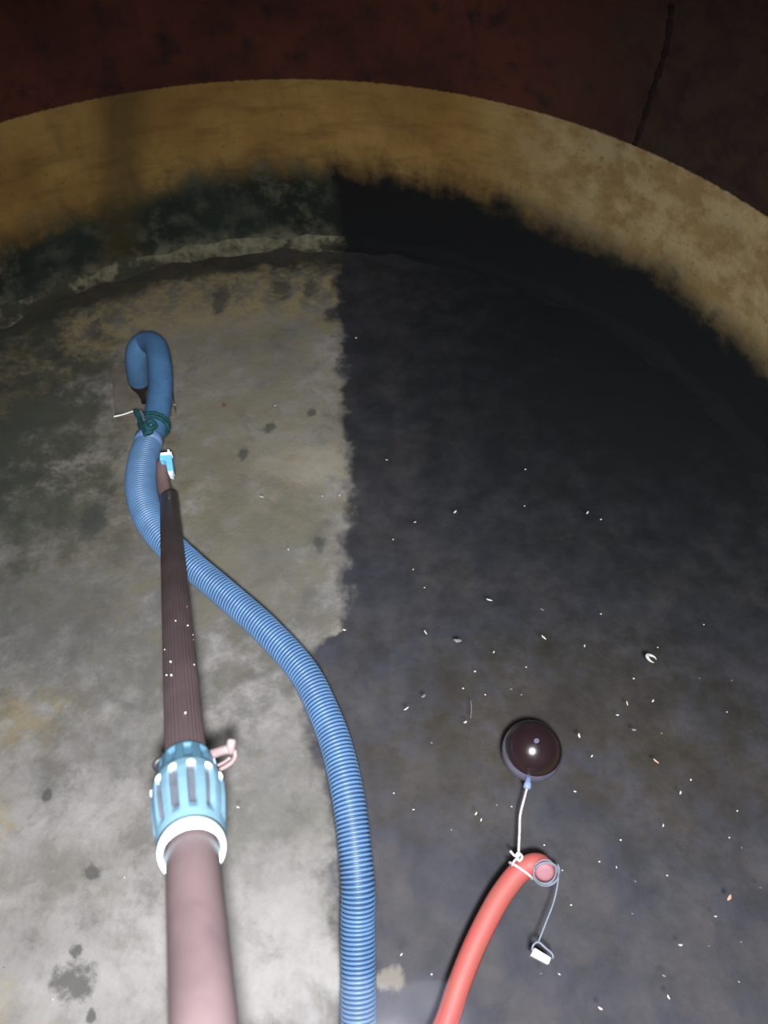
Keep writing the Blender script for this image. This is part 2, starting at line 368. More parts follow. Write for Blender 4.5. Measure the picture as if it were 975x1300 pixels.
# ------------------------------------------------------------------ the tank
SEG = 128
def circ(r, z, seg=SEG): return [Vector((TC.x + r * math.sin(2 * math.pi * k / seg), TC.y + r * math.cos(2 * math.pi * k / seg), z)) for k in range(seg)]
def ring_mesh(rows, closed=False):
    V = [v for r_ in rows for v in r_]; m = len(rows); n = len(rows[0]); Fc = []
    for i in range(m if closed else m - 1):
        i2 = (i + 1) % m
        for k in range(n): Fc.append((i * n + k, i * n + (k + 1) % n, i2 * n + (k + 1) % n, i2 * n + k))
    return V, Fc
V, Fc = ring_mesh([circ(R + 0.2, 0), circ(R + 0.2, -0.15)]); Fc += [tuple(range(SEG)), tuple(range(SEG, 2 * SEG))]
structure(raw('floor', V, Fc, 'floor', smooth=False))
V, Fc = ring_mesh([circ(R, 0.0), circ(R, TOP), circ(R + 0.18, TOP), circ(R + 0.18, 0.0)], True)
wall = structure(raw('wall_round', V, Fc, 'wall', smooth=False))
# upright seam in the dry part of the wall
sp = [on_wall(853, 5), on_wall(846, 60), on_wall(832, 105), on_wall(818, 150), on_wall(806, 184)]
sp = [Vector((TC.x + (p.x - TC.x) * 1.003, TC.y + (p.y - TC.y) * 1.003, p.z)) for p in sp]
sp2, _ = spline(sp, 40)
tube('seam', sp2, lambda i, a: 0.016 + 0.006 * math.sin(i * 1.7) * math.sin(i * 0.6), 'seam', wall, seg=8)
# mortar fillet in the angle between wall and floor
rows = []
def wv(j): a = 2 * math.pi * j / 256; return 0.07 + 0.014 * math.sin(23 * a) + 0.012 * math.sin(41 * a + 1) + 0.01 * math.sin(67 * a + 2)
for k in range(5):
    u = k / 4 * math.pi / 2; rows.append([Vector((TC.x + (R - wv(j) * (1 - math.sin(u))) * math.sin(2 * math.pi * j / 256), TC.y + (R - wv(j) * (1 - math.sin(u))) * math.cos(2 * math.pi * j / 256), wv(j) * 0.8 * (1 - math.cos(u)))) for j in range(256)])
rows.append(circ(R + 0.02, 0.07, 256)); rows.append(circ(R + 0.02, -0.01, 256)); rows.append(circ(R - 0.085, -0.01, 256))
V, Fc = ring_mesh(rows, True); structure(raw('trim_1', V, Fc, 'cove'))
# roof slab with the open hatch over the camera
def ceil_rows():
    n = 128; hx, hy, ox, oy = 0.42, 0.42, 0.0, -0.12; inner = []
    for k in range(n):
        a = 2 * math.pi * k / n; s, c = math.sin(a), math.cos(a); q = 1 / max(abs(s), abs(c)); inner.append((ox + hx * s * q, oy + hy * c * q))
    o = circ(R + 0.18, TOP, n); o2 = circ(R + 0.18, TOP + 0.12, n)
    return [o, o2, [Vector((x, y, TOP + 0.12)) for x, y in inner], [Vector((x, y, TOP)) for x, y in inner]]
V, Fc = ring_mesh(ceil_rows(), True); structure(raw('ceiling', V, Fc, 'roof', smooth=False))
# the water
V, Fc = ring_mesh([circ(R + 0.06, WATER), circ(R + 0.06, -0.05)]); Fc += [tuple(range(SEG)), tuple(range(SEG, 2 * SEG))]
wt = raw('water', V, Fc, 'water', smooth=False)
wt['kind'] = 'stuff'; tag(wt, 'still clear water standing in the round tank', 'water')

# ------------------------------------------------------------------ slab under the end of the blue hose
bm = bmesh.new(); a = [at_z(x, y, 0.05) for x, y in ((141, 464), (214, 459), (222, 520), (146, 529))]
cen = sum(a, Vector()) / 4; ux = (a[1] - a[0]); uy = (a[0] - a[3])
vt = [bm.verts.new(p) for p in a]; vb = [bm.verts.new((p.x, p.y, 0.0)) for p in a]
bm.faces.new(vt); bm.faces.new(vb[::-1])
for k in range(4): bm.faces.new((vt[k], vb[k], vb[(k + 1) % 4], vt[(k + 1) % 4]))
bmesh.ops.recalc_face_normals(bm, faces=bm.faces); bmesh.ops.bevel(bm, geom=bm.edges[:], offset=0.006, segments=2, affect='EDGES', profile=0.5)
tag(bobj('concrete_slab', bm, 'slab'), 'small pale concrete slab on the tank floor below the blue hose end', 'slab')

# ------------------------------------------------------------------ blue ribbed hose
W0 = WATER
hp = [(452, 1420, -.22), (455, 1330, -.18), (455, 1250, -.13), (454.5, 1180, -.085), (454, 1115, -.04), (444, 1023, -.015), (428, 950, -.012), (408, 897, -.012), (383, 850, -.012),
      (336, 798, -.012), (284, 752, -.015), (244, 718, -.02), (207, 684, -.03), (187, 652, -.045), (179, 620, -.06), (181, 588, -.075), (189, 558, -.09)]
pts, L = spline([at_z(x, y, W0 + z) for x, y, z in hp], 1500)
RIB = 0.0102; HR = 0.0435
hose = thing('ribbed_hose', pts[0].lerp(pts[-1], 0.5), 'thick blue ribbed suction hose curving across the water surface', 'hose')
def hrad(u):
    sw = max(0.0, min(1.0, (u - 0.70) / 0.14)); e = max(0.0, (u - 0.93) / 0.07)
    return HR * (1 + 0.19 * sw - 0.10 * e)
tube('hose_wall', pts, lambda i, a: hrad(i / 1499) - 0.0052, 'web', hose, seg=28)
# the stiff helix wound round the hose
fh = frames(pts); turns = int(L / RIB); per = 22; cen_ = []; rr_ = []
for k in range(turns * per + 1):
    u = k / (turns * per); x_ = u * 1499; i0 = min(1498, int(x_)); w_ = x_ - i0
    c_ = pts[i0].lerp(pts[i0 + 1], w_); t_, n_, b_v = fh[i0]; a_ = 2 * math.pi * k / per
    full = max(0.0, min(1.0, (u - 0.74) / 0.10)); m_ = 0.0034 + 0.0017 * full
    cen_.append((c_, t_, n_ * math.cos(a_) + b_v * math.sin(a_), hrad(u) - 0.0042, m_))
V = []; Fc = []
for c_, t_, o_, q_, m_ in cen_:
    for g_ in range(7):
        b = math.pi * g_ / 6; V.append(c_ + o_ * (q_ + 0.0040 * math.sin(b)) + t_ * (m_ * math.cos(b)))
for k in range(len(cen_) - 1):
    for g_ in range(6): Fc.append((k * 7 + g_, k * 7 + g_ + 1, (k + 1) * 7 + g_ + 1, (k + 1) * 7 + g_))
rib = raw('rib_helix', V, Fc, 'hose', hose); rib['label'] = 'lighter blue raised ribs wound around the hose'
# narrower end piece that hooks over and hangs down
ep = [(186, 565, -.09), (194, 545, -.10), (200, 522, -.11), (203.5, 495, -.115), (203, 466, -.115), (197.5, 440, -.12)]
e3 = [at_z(x, y, W0 + z) for x, y, z in ep]
top = at_z(185.5, 435, W0 - .15); dn = at_z(175, 445, W0 - .18); dn2 = at_z(173.5, 462, W0 - .25); endp = at_z(176.0, 483, W0 - .36)
e3 += [top, dn, dn2, endp]
pe, Le = spline(e3, 160); ER = 0.046
endp_o = tube('end_piece', pe, lambda i, a: ER - 0.0006 * (0.5 - 0.5 * math.cos(i * 1.57)), 'hose2', hose, seg=28)
fr = frames(pe)
# cuff at the joint
jt = (pts[-1] - pts[-30]).normalized()
lathe_axis('cuff', pts[-1] - jt * 0.03, jt, [(0, .040), (0, .0475), (.02, .0495), (.035, .049), (.04, .042)], 'cuff', hose, seg=40)
# dark foot valve below the hanging end
ax = (pe[-1] - pe[-6]).normalized(); ax = (ax + Vector((0.05, -0.1, -0.6))).normalized()
fv = lathe_axis('foot_valve', pe[-1] - ax * 0.02, ax, [(0, .0), (0, .040), (.03, .043), (.05, .039), (.09, .020), (.13, .012), (.16, .011), (.16, .0)], 'strainer', hose, seg=24, closed=False)

# ------------------------------------------------------------------ teal cord tied round the joint
jc = pe[18]; jt2 = (pe[24] - pe[12]).normalized()
tie = thing('tie_cord', jc, 'teal cord knotted around the joint of the blue hose', 'cord')
up = Vector((0, 0, 1)); nn = (up - jt2 * up.dot(jt2)).normalized(); bb = jt2.cross(nn)
for off, rr in ((0.0, .0085), (0.016, .0075)):
    loop = [jc + jt2 * off + nn * math.cos(u) * .050 + bb * math.sin(u) * .050 for u in [2 * math.pi * k / 40 for k in range(41)]]
    tube('loop', loop, lambda i, a, rr=rr: rr * (1 + .12 * math.sin(i * 2.1 + a * 2)), 'teal', tie, seg=8)
dz = W0 - 0.035
kc = at_z(190, 541, dz)
kn, _ = spline([kc + Vector((-.02, -.008, 0)), kc + Vector((.0, .02, .006)), kc + Vector((.022, .0, .0)), kc + Vector((0, -.018, .008)), kc + Vector((-.014, .006, .012))], 24)
tube('knot', kn, .0085, 'teal', tie, seg=8)
tl, _ = spline([at_z(189, 551, dz), at_z(183, 540, dz), at_z(178, 531, dz - .01), at_z(171, 520, dz - .01)], 20)
tube('tail', tl, lambda i, a: .019 - .010 * (i / 19) + .0015 * math.sin(i * 1.3), 'teal', tie, seg=10, flat=0.45)
tl, _ = spline([at_z(184, 538, dz + .01), at_z(181, 527, dz), at_z(178, 521, dz)], 12)
tube('tail', tl, .0055, 'thread', tie, seg=8)
wp, _ = spline([at_z(144.5, 529, dz - .02), at_z(157, 526, dz - .02), at_z(170, 521.5, dz - .012)], 20)
tag(tube('white_wire', wp, .0030, 'tag', None, seg=8), 'short thin white wire sticking out beside the teal cord', 'wire')

# ------------------------------------------------------------------ brown pipe with its coupling
pl = at_z(214.5, 632, W0 + 0.0); PW = 22.5 * depth_of(pl) / F_PX        # lower pipe diameter
def pipe_depth(y): return PW * F_PX / (0.0824 * (y - 366.0) * 22.5 / 22.0)
PH = at_d(257.5, 1290, pipe_depth(1290)); pd = (PH - pl).normalized(); PLEN = (PH - pl).length
def on_pipe(y):                     # point of the pipe axis seen at image height y
    lo_, hi_ = -0.5, PLEN + 0.5
    for _ in range(50):
        m = (lo_ + hi_) / 2; q = pl + pd * m; v = q - CAM; yy = 650 - F_PX * (v.y * CT + v.z * ST) / depth_of(q)
        if yy < y: lo_ = m
        else: hi_ = m
    return lo_
pr = PW / 2
pipe = thing('drain_pipe', pl, 'long brown plastic pipe slanting down into the water with a blue coupling', 'pipe')
s_far = on_pipe(968); s_near = on_pipe(1078)
seg = 144
nst = 60; P = [pl + pd * (-0.01 + (s_far + 0.03 + 0.01) * k / (nst - 1)) for k in range(nst)]
tube('ridged_pipe', P, lambda i, a: pr * (1.0 + 0.040 * (abs((a * 36 / math.pi * 0.8333) % 2 - 1) - 0.5) * 2 * min(1, i / 20)), 'pipe', pipe, seg=seg)
P = [pl + pd * (s_near - 0.05 + (PLEN + 0.95 - s_near + 0.05) * k / 39) for k in range(40)]
tube('smooth_pipe', P, pr * 1.10, 'pipe', pipe, seg=48)
# thin pale pipe leaving the end, with a sky blue L-shaped block
q0 = pl + pd * 0.02; q1 = at_z(206.5, 606, W0 - 0.02); q2 = at_z(206, 587, W0 - 0.03)
stp, _ = spline([q0, at_z(209, 622, W0 - .008), q1, q2], 20)
tube('stub_pipe', stp, lambda i, a: pr * (0.80 - 0.12 * i / 19), 'stub', pipe, seg=28)
fz = W0 + 0.03
def quadbox(name, corners, z0, z1, mat, parent, bev=0.003):
    bm = bmesh.new(); t_ = [bm.verts.new(at_z(x, y, z1)) for x, y in corners]; b_ = []
    for v in t_: b_.append(bm.verts.new((v.co.x, v.co.y, z0)))
    bm.faces.new(t_); bm.faces.new(b_[::-1]); n = len(t_)
    for k in range(n): bm.faces.new((t_[k], b_[k], b_[(k + 1) % n], t_[(k + 1) % n]))
    bmesh.ops.recalc_face_normals(bm, faces=bm.faces)
    bmesh.ops.bevel(bm, geom=bm.edges[:], offset=bev, segments=2, affect='EDGES', profile=0.5)
    return bobj(name, bm, mat, parent)
l_block = quadbox('blue_l_block', [(202.5, 576), (217, 574.5), (220, 598), (212.5, 599), (210, 585), (206, 583), (202.2, 583)], fz - 0.03, fz, 'blue_block', pipe)
l_block['label'] = 'bright sky blue L-shaped block'
quadbox('l_block_top', [(203.5, 574.5), (217.5, 573), (217.8, 575.8), (203.5, 577.2)], fz - 0.02, fz + 0.004, 'white', l_block, 0.0015)
quadbox('l_block_tip', [(213, 598), (219.5, 598), (218.5, 604), (214, 602)], fz - 0.02, fz + 0.002, 'white', l_block, 0.0015)
quadbox('l_block_peg', [(212.2, 570.5), (215, 570.5), (214.6, 574.5), (212.6, 574.5)], fz - 0.012, fz + 0.002, 'white', l_block, 0.001)
quadbox('l_block_bar', [(204, 572.3), (210.5, 571.6), (210.5, 574.2), (204, 575)], fz - 0.02, fz + 0.001, 'black', l_block, 0.001)

# coupling: far collar and near nut, turned about the pipe axis
LC = s_near - s_far; c0 = pl + pd * s_far
def slots(n, depth, s0, s1, half, ph=0.0):
    def f(s, a, r):
        u = ((a + ph) * n / (2 * math.pi)) % 1.0; d = abs(u - 0.5)
        m = max(0.0, min(1.0, (half - d) / 0.05)); e = max(0.0, min(1.0, (s - s0) / 0.004)) * max(0.0, min(1.0, (s1 - s) / 0.02))
        return r - depth * m * e
    return f
def dense(p, n):
    out = []
    for (s0, r0), (s1, r1) in zip(p, p[1:]):
        k = max(1, int(abs(s1 - s0) / n)); out += [(s0 + (s1 - s0) * j / k, r0 + (r1 - r0) * j / k) for j in range(k)]
    return out + [p[-1]]
K = LC / 0.235
coll = lathe_axis('collar', c0, pd, dense([(0.0, pr * .98), (0.0, .0355), (.006, .0375), (.05 * K, .0400), (.066 * K, .0405), (.07 * K, .037), (.12 * K, .036), (.12 * K, pr * .98)], .0025), 'collar', pipe, seg=180,
                  rmod=lambda s, a, r: r if r < .034 else slots(10, .006, .007, .066 * K, 0.27)(s, a, r))
coll['label'] = 'mid blue ribbed collar of the coupling'
npf = [(.068 * K, .034), (.068 * K, .0435), (.074 * K, .0465), (.10 * K, .0485), (.13 * K, .0480), (.18 * K, .0450), (.22 * K, .0415), (.235 * K, .0395)]
nut = lathe_axis('nut', c0, pd, dense(npf + [(.235 * K, .034)], .0022), 'nut', pipe, seg=240,
                 rmod=lambda s, a, r: r if r < .039 else slots(12, .0075, .091 * K, .205 * K, 0.26, 0.1)(s, a, r))
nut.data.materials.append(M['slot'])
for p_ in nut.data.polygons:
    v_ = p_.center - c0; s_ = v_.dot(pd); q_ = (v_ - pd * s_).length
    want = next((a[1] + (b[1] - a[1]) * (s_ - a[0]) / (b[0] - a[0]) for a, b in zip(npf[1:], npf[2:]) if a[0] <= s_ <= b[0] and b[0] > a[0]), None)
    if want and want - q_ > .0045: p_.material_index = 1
nut['label'] = 'light blue slotted nut of the coupling'
lathe_axis('nut_rim', c0, pd, [(.222 * K, .0345), (.222 * K, .0412), (.238 * K, .0405), (.246 * K, .039), (.248 * K, .0365), (.243 * K, .0345)], 'ring', nut, seg=72)  # near-white colour carries the overexposed look of the lit rim
# white beads standing in for specular glints at the head of every slot
t = pd; n0 = (Vector((0, 0, 1)) - t * t.z).normalized(); b0 = t.cross(n0); glint_me = None
for k in range(12):
    a = 2 * math.pi * (k + 0.5) / 12 - 0.1
    o_ = n0 * math.cos(a) + b0 * math.sin(a); side = t.cross(o_); c = c0 + t * (.0885 * K) + o_ * .0462
    if glint_me is None:
        bm = bmesh.new(); bmesh.ops.create_uvsphere(bm, u_segments=10, v_segments=6, radius=1.0)
        for v in bm.verts: v.co = Vector((v.co.x * .0060, v.co.y * .0052, v.co.z * .0030))
        glint_me = bpy.data.meshes.new('slot_glint'); bm.to_mesh(glint_me); bm.free(); glint_me.materials.append(M['ring'])
        for p in glint_me.polygons: p.use_smooth = True
    o = bpy.data.objects.new('slot_glint', glint_me); C.objects.link(o); o.parent = nut
    o.matrix_world = Matrix((( side.x, t.x, o_.x, c.x), (side.y, t.y, o_.y, c.y), (side.z, t.z, o_.z, c.z), (0, 0, 0, 1)))
    o.matrix_parent_inverse = nut.matrix_world.inverted()
# small tap on the right of the collar, dark bolt on the left
dz_ = pipe_depth(958)
def pc(x, y, dd=0.0): return at_d(x, y, dz_ + dd)
arm, _ = spline([pc(262, 960, .0), pc(272, 956.5, -.006), pc(281, 953.5, -.01), pc(290, 951, -.012)], 16)
tap = tube('tap', arm, .0068, 'tap', pipe, seg=14); tap['label'] = 'pale pinkish tap with a looped handle'
hd, _ = spline([pc(294.5, 938, -.012), pc(293.5, 944, -.013), pc(293, 950, -.013), pc(294, 957, -.012)], 12)
tube('tap_head', hd, lambda i, a: (.0045, .0062, .0066, .0068, .0068, .0068, .0066, .0064, .006, .0055, .005, .003)[i], 'tap', tap, seg=14)
hl, _ = spline([pc(297.5, 952, -.01), pc(298.5, 960, -.01), pc(295, 967, -.008), pc(287, 973, -.006), pc(279, 977, -.003)], 24)
tube('tap_handle', hl, .0030, 'tap', tap, seg=10)
hl, _ = spline([pc(268, 957, -.004), pc(270, 966, -.006), pc(273, 977, -.006), pc(275, 984, .0)], 16)
tube('tap_bracket', hl, .0040, 'cuff', tap, seg=10)
hl, _ = spline([pc(276, 972, -.002), pc(284, 968, -.004), pc(292, 962, -.006)], 12)
tube('tap_lever', hl, .0022, 'tap', tap, seg=8)
hl, _ = spline([pc(206, 963, .0), pc(201, 965, -.004), pc(197, 971, -.006), pc(200, 977, .0)], 12)
tube('bolt', hl, .0042, 'black', pipe, seg=8)
# white dots that stand in for glints on the pipe
dm = None
for x, y in ((223, 788), (237, 770), (244.6, 806), (245.2, 812), (216.3, 840), (209.2, 825), (235.4, 905), (214.5, 632.5), (238.5, 794), (246.5, 844), (217.5, 857), (211.7, 857)):
    d = ray(x, y).normalized(); v0 = CAM - pl; a_ = d - pd * d.dot(pd); b_ = v0 - pd * v0.dot(pd)
    A = a_.dot(a_); B = 2 * a_.dot(b_); Cc = b_.dot(b_) - pr * pr; q = B * B - 4 * A * Cc
    s_ = (-B - math.sqrt(q)) / (2 * A) if q > 0 else -B / (2 * A); p = CAM + d * s_
    if dm is None:
        bm = bmesh.new(); bmesh.ops.create_icosphere(bm, subdivisions=1, radius=.0013); dm = bpy.data.meshes.new('pipe_glint'); bm.to_mesh(dm); bm.free(); dm.materials.append(M['glint_dot'])
    o = bpy.data.objects.new('pipe_glint', dm); C.objects.link(o); o.parent = pipe; o.location = p - pipe.location

# ------------------------------------------------------------------ red hose with its upturned end
rz = W0 - 0.012
rp = [(520, 1400, -.02), (545, 1345, -.02), (566, 1300, -.018), (583, 1250, -.016), (603, 1200, -.014), (628, 1150, -.01), (648, 1120, -.008), (662, 1105, -.004), (674, 1098, .0), (684, 1097, .008)]
r3 = [at_z(x, y, W0 + z) for x, y, z in rp] + [at_z(690, 1101, W0 + .018), at_z(691.5, 1107, W0 + .034)]
pr3, Lr = spline(r3, 160); RR = 0.0262
red = thing('red_hose', pr3[0].lerp(pr3[-1], .5), 'red rubber hose rising from the bottom edge with a curled end', 'hose')
tube('hose_wall', pr3, lambda i, a: RR * (1.0 if i < 130 else 1 - 0.10 * (i - 130) / 30), 'red', red, seg=28)
et = (pr3[-1] - pr3[-5]).normalized()
pg = lathe_axis('end_plug', pr3[-1] - et * .004, et, [(0, 0), (0, .0215), (.006, .0212), (.009, .018), (.0105, .010), (.011, .0)], 'pink', red, seg=28, closed=False)
pg['label'] = 'pale pink plugged end'

# ------------------------------------------------------------------ ball float
BR = 38.5 * depth_of(at_z(676, 952, W0)) / F_PX; BH = 0.35; bc = at_z(675.5, 953.5, W0 - BH * BR)
ball = thing('ball_float', bc, 'glossy dark brown ball float on the water', 'float')
def sphere_part(name, z0, z1, mat, r=BR, parent=ball):
    prof = []
    for k in range(33):
        u = -math.pi / 2 + math.pi * k / 32
        prof.append((math.sin(u) * r, math.cos(u) * r))
    pr_ = [(s, q) for s, q in prof if z0 * r < s < z1 * r]
    if z0 > -1: pr_ = [(z0 * r, math.sqrt(1 - z0 * z0) * r)] + pr_
    if z1 < 1: pr_ = pr_ + [(z1 * r, math.sqrt(1 - z1 * z1) * r)]
    return lathe_up(name, bc, pr_, mat, parent)
def lathe_up(name, c, prof, mat, parent, seg=64):
    V = []; Fc = []
    for s, r in prof:
        for k in range(seg):
            a = 2 * math.pi * k / seg; V.append(c + Vector((math.cos(a) * r, math.sin(a) * r, s)))
    for i in range(len(prof) - 1):
        for k in range(seg):
            k2 = (k + 1) % seg; Fc.append((i * seg + k, i * seg + k2, (i + 1) * seg + k2, (i + 1) * seg + k))
    return raw(name, V, Fc, mat, parent)
sphere_part('upper_shell', BH, 1.0, 'ball')
sphere_part('lower_shell', -1.0, BH, 'ball2', BR)
lathe_up('reflection_ring', bc + Vector((0, 0, BH * BR - .012)), [(-.002, BR * .93), (-.002, BR * .958), (.0, BR * .962), (.002, BR * .955), (.002, BR * .93)], 'ball2', ball)  # ring put in for a reflected line on the ball
ee = at_z(669.5, 998.5, W0 - .012); ed = (ee - bc); ed.z *= 0.4; ed.normalize()
lathe_axis('eyelet', ee - ed * .022, ed, [(0, 0), (0, .008), (.012, .008), (.014, .0098), (.026, .0098), (.029, .006), (.029, 0)], 'eye', ball, seg=12, closed=False)

# white cord from the ball to the red hose
def near_red(i): return pr3[i]
cp = [ee + ed * .002, at_z(665.5, 1014, W0 - .004), at_z(660.5, 1035, W0 + .004), at_z(659.5, 1058, W0 + .012), at_z(658.2, 1088, W0 + .024)]
cs, _ = spline(cp, 40)
cord = thing('tether_line', cs[0], 'white cord tying the ball float to the red hose', 'cord')
tube('strand', cs, .0034, 'cord', cord, seg=8)
# loop round the hose
def proj(p):
    v = p - CAM; Z = depth_of(p); return 487.5 + F_PX * v.x / Z, 650 - F_PX * (v.y * CT + v.z * ST) / Z
ki = min(range(len(pr3)), key=lambda i: (proj(pr3[i])[0] - 661) ** 2 + (proj(pr3[i])[1] - 1106) ** 2)
tt, tn, tb = frames(pr3)[ki]
tilt = (tt * 0.35)
lp = [pr3[ki] + tn * math.cos(u) * .0295 + tb * math.sin(u) * .0295 + tilt * math.sin(u) * .03 for u in [2 * math.pi * k / 40 for k in range(41)]]
tube('loop', lp, .0034, 'cord', cord, seg=8)
kc = cs[-1]
kn, _ = spline([kc + Vector((-.008, 0, 0)), kc + Vector((0, .008, .003)), kc + Vector((.009, 0, 0)), kc + Vector((0, -.009, .003)), kc + Vector((-.005, .002, .005))], 20)
tube('knot', kn, .0036, 'cord', cord, seg=8)
tl, _ = spline([kc, at_z(653, 1086, W0 + .026), at_z(647.5, 1080, W0 + .028)], 12)
tube('loose_end', tl, .0032, 'cord', cord, seg=8)
tl, _ = spline([kc, at_z(653, 1093, W0 + .024), at_z(650, 1099, W0 + .012)], 10)
tube('loose_end', tl, .0030, 'cord', cord, seg=8)

# grey string looped on the red hose end, holding the small white block
st0 = pr3[-1]; gsh = at_z(693.5, 1110.5, W0 + .034) - at_z(691.5, 1107, W0 + .034)
gs = thing('grey_string', at_z(684, 1196, W0 + .004), 'thin grey-blue string hanging from the red hose end', 'string')
e1, e2 = frames(pr3)[-1][1:]
for q, (rr, off, sq) in enumerate(((.0262, -.004, 1.0), (.0275, .002, 1.08), (.030, -.010, 1.0))):
    lpp = [pr3[-1] + gsh * (0.2 + q * 0.55) + et * off + e1 * math.cos(u) * rr * sq + e2 * math.sin(u) * rr + et * .006 * math.sin(u + q) for u in [2 * math.pi * k / 36 for k in range(37)]]
    tube('loop', lpp, .0018, 'thread', gs, seg=6)
sg, _ = spline([at_z(709, 1113, W0 + .02), at_z(707, 1128, W0 + .006), at_z(702, 1148, W0 + .003), at_z(692, 1174, W0 + .003), at_z(683.5, 1196, W0 + .003)], 40)
tube('strand', sg, .0022, 'thread', gs, seg=6)
sg, _ = spline([at_z(708, 1097, W0 + .018), at_z(710.5, 1105, W0 + .018), at_z(709, 1113, W0 + .02)], 12)
tube('strand', sg, .0018, 'thread', gs, seg=6)
sg, _ = spline([at_z(675.5, 1207, W0 + .006), at_z(677, 1200, W0 + .01), at_z(683.5, 1196, W0 + .008), at_z(692, 1203, W0 + .008), at_z(701, 1211, W0 + .008), at_z(702, 1217, W0 + .004)], 30)
tube('harness', sg, .0026, 'thread', gs, seg=6)
quad = [(679, 1203), (700, 1216), (696.5, 1224.5), (674, 1212.5)]
blk = quadbox('foam_block', quad, W0 - .008, W0 + .012, 'tag', None, .002)
tag(blk, 'small white foam block held by the grey string', 'block')

# ------------------------------------------------------------------ floating specks
def speck_mesh(name, mat, kind):
    bm = bmesh.new()
    if kind == 'curl':
        pts_ = [Vector((math.cos(u) * 1.0 - .2, math.sin(u) * .62, .15 * math.sin(u * 2))) for u in [math.radians(30 + 300 * k / 13) for k in range(14)]]
        bm.free(); o = tube(name, pts_, lambda i, a: .36 * math.sin(math.pi * (i + .7) / 14.4), mat, None, seg=7); me = o.data; bpy.data.objects.remove(o); return me
    bmesh.ops.create_icosphere(bm, subdivisions=1, radius=1.0)
    for v in bm.verts:
        x, y, z = v.co
        if kind == 'sliver': v.co = Vector((x, y * .24 + .12 * x * x, z * .22))
        elif kind == 'husk': v.co = Vector((x * (1 + .2 * y), y * .45 + .15 * x * x, z * .3))
        else: v.co = Vector((x * (1 + .15 * y), y * .8, z * .45))
    me = bpy.data.meshes.new(name); bm.to_mesh(me); bm.free(); me.materials.append(M[mat]); return me
cache = {}; pend = []
G = 'pale specks floating on the water'
LBL = {'dot': 'tiny pale speck floating on the water', 'husk': 'small pale husk floating on the water', 'sliver': 'thin pale sliver floating on the water'}
def speck(x, y, ln, ang_=0.0, kind=None, mat='speck', label=None, name=None, z=0.0):
    kind = kind or ('dot' if ln <= 4 else 'husk' if ln <= 7 else 'sliver')
    nm = name or {'dot': 'dust_speck', 'husk': 'seed_husk', 'sliver': 'straw_sliver', 'curl': 'leaf_curl'}[kind]
    key = (kind, mat)
    if key not in cache: cache[key] = speck_mesh(nm, mat, kind)
    c = at_z(x, y, W0 + z); Z = depth_of(c); a_ = math.radians(ang_)
    q = at_z(x + math.cos(a_) * ln / 2, y + math.sin(a_) * ln / 2, W0 + z) - c
    h = q.length * 0.80; o = bpy.data.objects.new(nm, cache[key]); C.objects.link(o)
    o.scale = (h, h if kind != 'dot' else h, h); o.location = c + Vector((0, 0, h * .15)); o.rotation_euler.z = math.atan2(q.y, q.x)
    if label: tag(o, label, 'debris')
    else: pend.append((o, kind, mat, x, y))
    return o
d_, b_ = 'speck_dim', 'speck'
for s in ((491, 584, 5, 0), (578, 650, 7, -45), (527, 663, 5, -20), (499, 685, 3.2), (524.5, 723, 3), (539, 746, 3), (667, 596, 3.4), (666, 642.5, 3),
          (627, 828, 5, -60), (668, 847, 3), (603, 852.5, 4), (588, 874, 3.6), (616, 882, 3.2), (591, 917, 7, -30), (525, 1028, 5, 0), (604.5, 1033, 7, -60), (611, 1041, 6, -70),
          (500, 1007, 3.4), (649.5, 1024, 3), (763, 659.5, 3.6), (746, 651, 6, -55), (835, 822, 3), (804.5, 861.5, 3.8), (829, 890, 6, -55), (742, 820, 5, 90), (763, 779.5, 3.4),
          (893.5, 793, 3), (784, 908, 6, 0), (751.5, 960, 5.5, -60), (877, 990, 4, 90), (864, 1006.5, 7, -75), (936, 1029.5, 3.6), (842, 1048, 6, -80), (788, 1066.5, 4),
          (926, 1063.5, 3.4), (761, 1094, 3.6), (782.5, 1101, 5, 80), (847, 1111.5, 3.4), (923, 904, 3), (908.5, 1163.5, 5.5, 0), (938, 1246.6, 4.5, 40), (725, 1149, 3.6),
          (691, 1073, 3.4), (714, 1105, 3), (509.7, 1212, 7, -50), (548, 1237, 4), (349.5, 515, 5, -35), (431, 629, 5, 80), (452, 429, 4), (366, 697.5, 5, 80), (409, 630, 3.5),
          (158, 1114, 4.5, 60), (67, 1269, 4), (302, 1025, 7, 20), (437, 800, 7, 10), (222, 514, 5, 0), (730, 1005, 6, 10), (710, 1237, 6, 30)):
    speck(*s)
for s in ((649, 875, 5, 0), (662, 882, 3.5), (573, 1053.5, 4), (548, 943, 4), (631, 1022, 3.6), (888, 861, 3), (929, 864, 3), (840, 931, 3.6), (941.5, 1076, 4.5, 70), (806.5, 1119, 5.5, 40),
          (965.5, 1127, 4.5), (687, 1236, 4.5), (900, 1201, 4.5), (803, 1160, 4.5), (941, 1196, 3.6), (5, 1228, 5), (843, 1239, 8, 20, 'husk'), (805, 927, 9, 5, 'husk'), (538, 884, 9, -35, 'husk')):
    speck(*s[:4] if len(s) > 3 else s, kind=s[4] if len(s) > 4 else None, mat=d_)
speck(621, 762, 12, 17, label='grey sliver floating on the dark water, farthest of the long slivers')
speck(688, 774, 8, 32, mat=d_, label='dull grey sliver drifting alone just above the bright diagonal sliver')
speck(540, 803, 10, 57, label='bright slanted sliver on the dark water right of the blue hose bend')
speck(690, 809.5, 12, 42, label='bright diagonal sliver well above the ball float')
speck(581, 814, 15, 5, 'husk', mat=d_, label='grey wing-shaped flake with a dark upper edge on the water')
speck(516, 900, 11, -36, label='pale slanted sliver floating nearest the right side of the blue hose')
speck(735, 934, 9, 75, 'husk', label='bright white husk floating right beside the ball float')
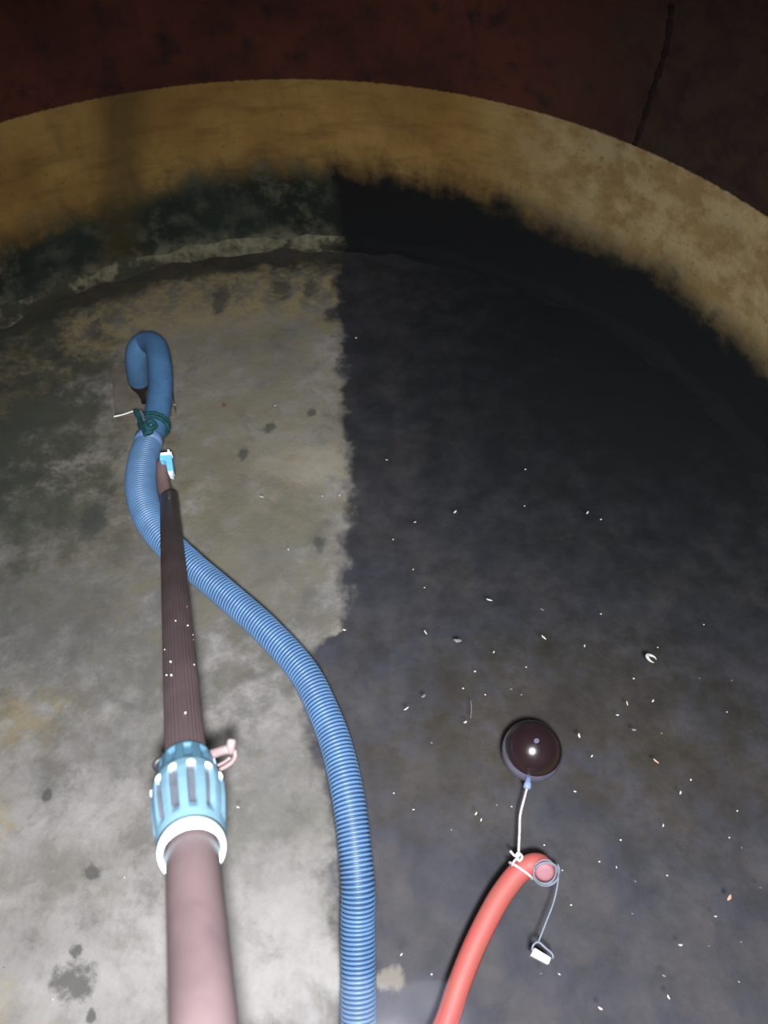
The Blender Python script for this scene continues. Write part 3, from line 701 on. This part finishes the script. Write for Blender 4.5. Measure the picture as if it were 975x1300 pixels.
speck(796, 893, 9, 75, label='thin upright sliver left of a bright speck above right of the ball')
speck(848.5, 1266, 10, 60, 'husk', label='bright white husk near the bottom right of the photo')
speck(864, 1200, 8, 0, 'husk', label='bright white oval speck on the water at lower right')
speck(332, 631, 9, 15, label='pale sliver floating over the light floor right of the brown pipe')
speck(832.5, 966.5, 14, 40, 'sliver', mat='speck_tan', label='pinkish tan curved sliver right of the ball float')
speck(762, 1280.5, 10, 30, 'husk', mat='speck_pink', label='pink flake floating near the bottom edge')
speck(926, 1140, 12, -60, 'husk', mat='speck_tan', label='tan flake floating near the right edge')
speck(284, 515, 6, 20, 'dot', mat='speck_red', name='red_speck', label='small red-brown speck over the light floor right of the blue hose')
speck(828, 837, 17, 35, 'curl', mat='speck', label='curled grey-white leaf scrap with a dark hollow on the dark water')
hp_, _ = spline([at_z(597.5, 889, W0 + .003), at_z(598.5, 900, W0 + .003), at_z(597.5, 912, W0 + .003)], 14)
tag(tube('hair_fibre', hp_, .0012, 'speck_dim', None, seg=6), 'thin upright grey fibre left of the ball float', 'debris')

# what singles each speck out: its look and the nearest thing it floats by
LM = [('ball float', 676, 952), ('red hose end', 690, 1100), ('white foam block', 687, 1212), ('curled leaf scrap', 828, 837), ('tan flake', 926, 1140), ('pink flake', 762, 1280),
      ('blue coupling', 240, 1020), ('teal cord', 185, 545), ('bright diagonal sliver', 690, 810), ('blue hose bend', 400, 880), ('white oval speck', 864, 1200), ('pinkish tan sliver', 832, 966),
      ('farthest long sliver', 621, 762)]
DIR = ['right of', 'below right of', 'below', 'below left of', 'left of', 'above left of', 'above', 'above right of']
sets = {}
for o, kind, mat, x, y in pend:
    nm, lx, ly = min(LM, key=lambda q: (q[1] - x) ** 2 + (q[2] - y) ** 2)
    look = {'dot': 'tiny', 'husk': 'small'}.get(kind, 'thin') + (' dull grey ' if mat == 'speck_dim' else ' pale ') + {'dot': 'speck', 'husk': 'husk'}.get(kind, 'sliver')
    dr = DIR[int(round(math.degrees(math.atan2(y - ly, x - lx)) / 45)) % 8]
    sets.setdefault((look, dr, nm), []).append((math.hypot(x - lx, y - ly), o))
ORD = ['nearest', 'second nearest', 'third nearest', 'fourth nearest', 'fifth nearest', 'sixth nearest', 'seventh nearest', 'eighth nearest']
for (look, dr, nm), q in sets.items():
    q.sort(key=lambda e: e[0])
    for k, (dd, o) in enumerate(q):
        tag(o, look + ' floating ' + dr + ' the ' + nm + ('' if len(q) == 1 else ', ' + ORD[min(k, 7)] + ' to it'), 'debris', G)
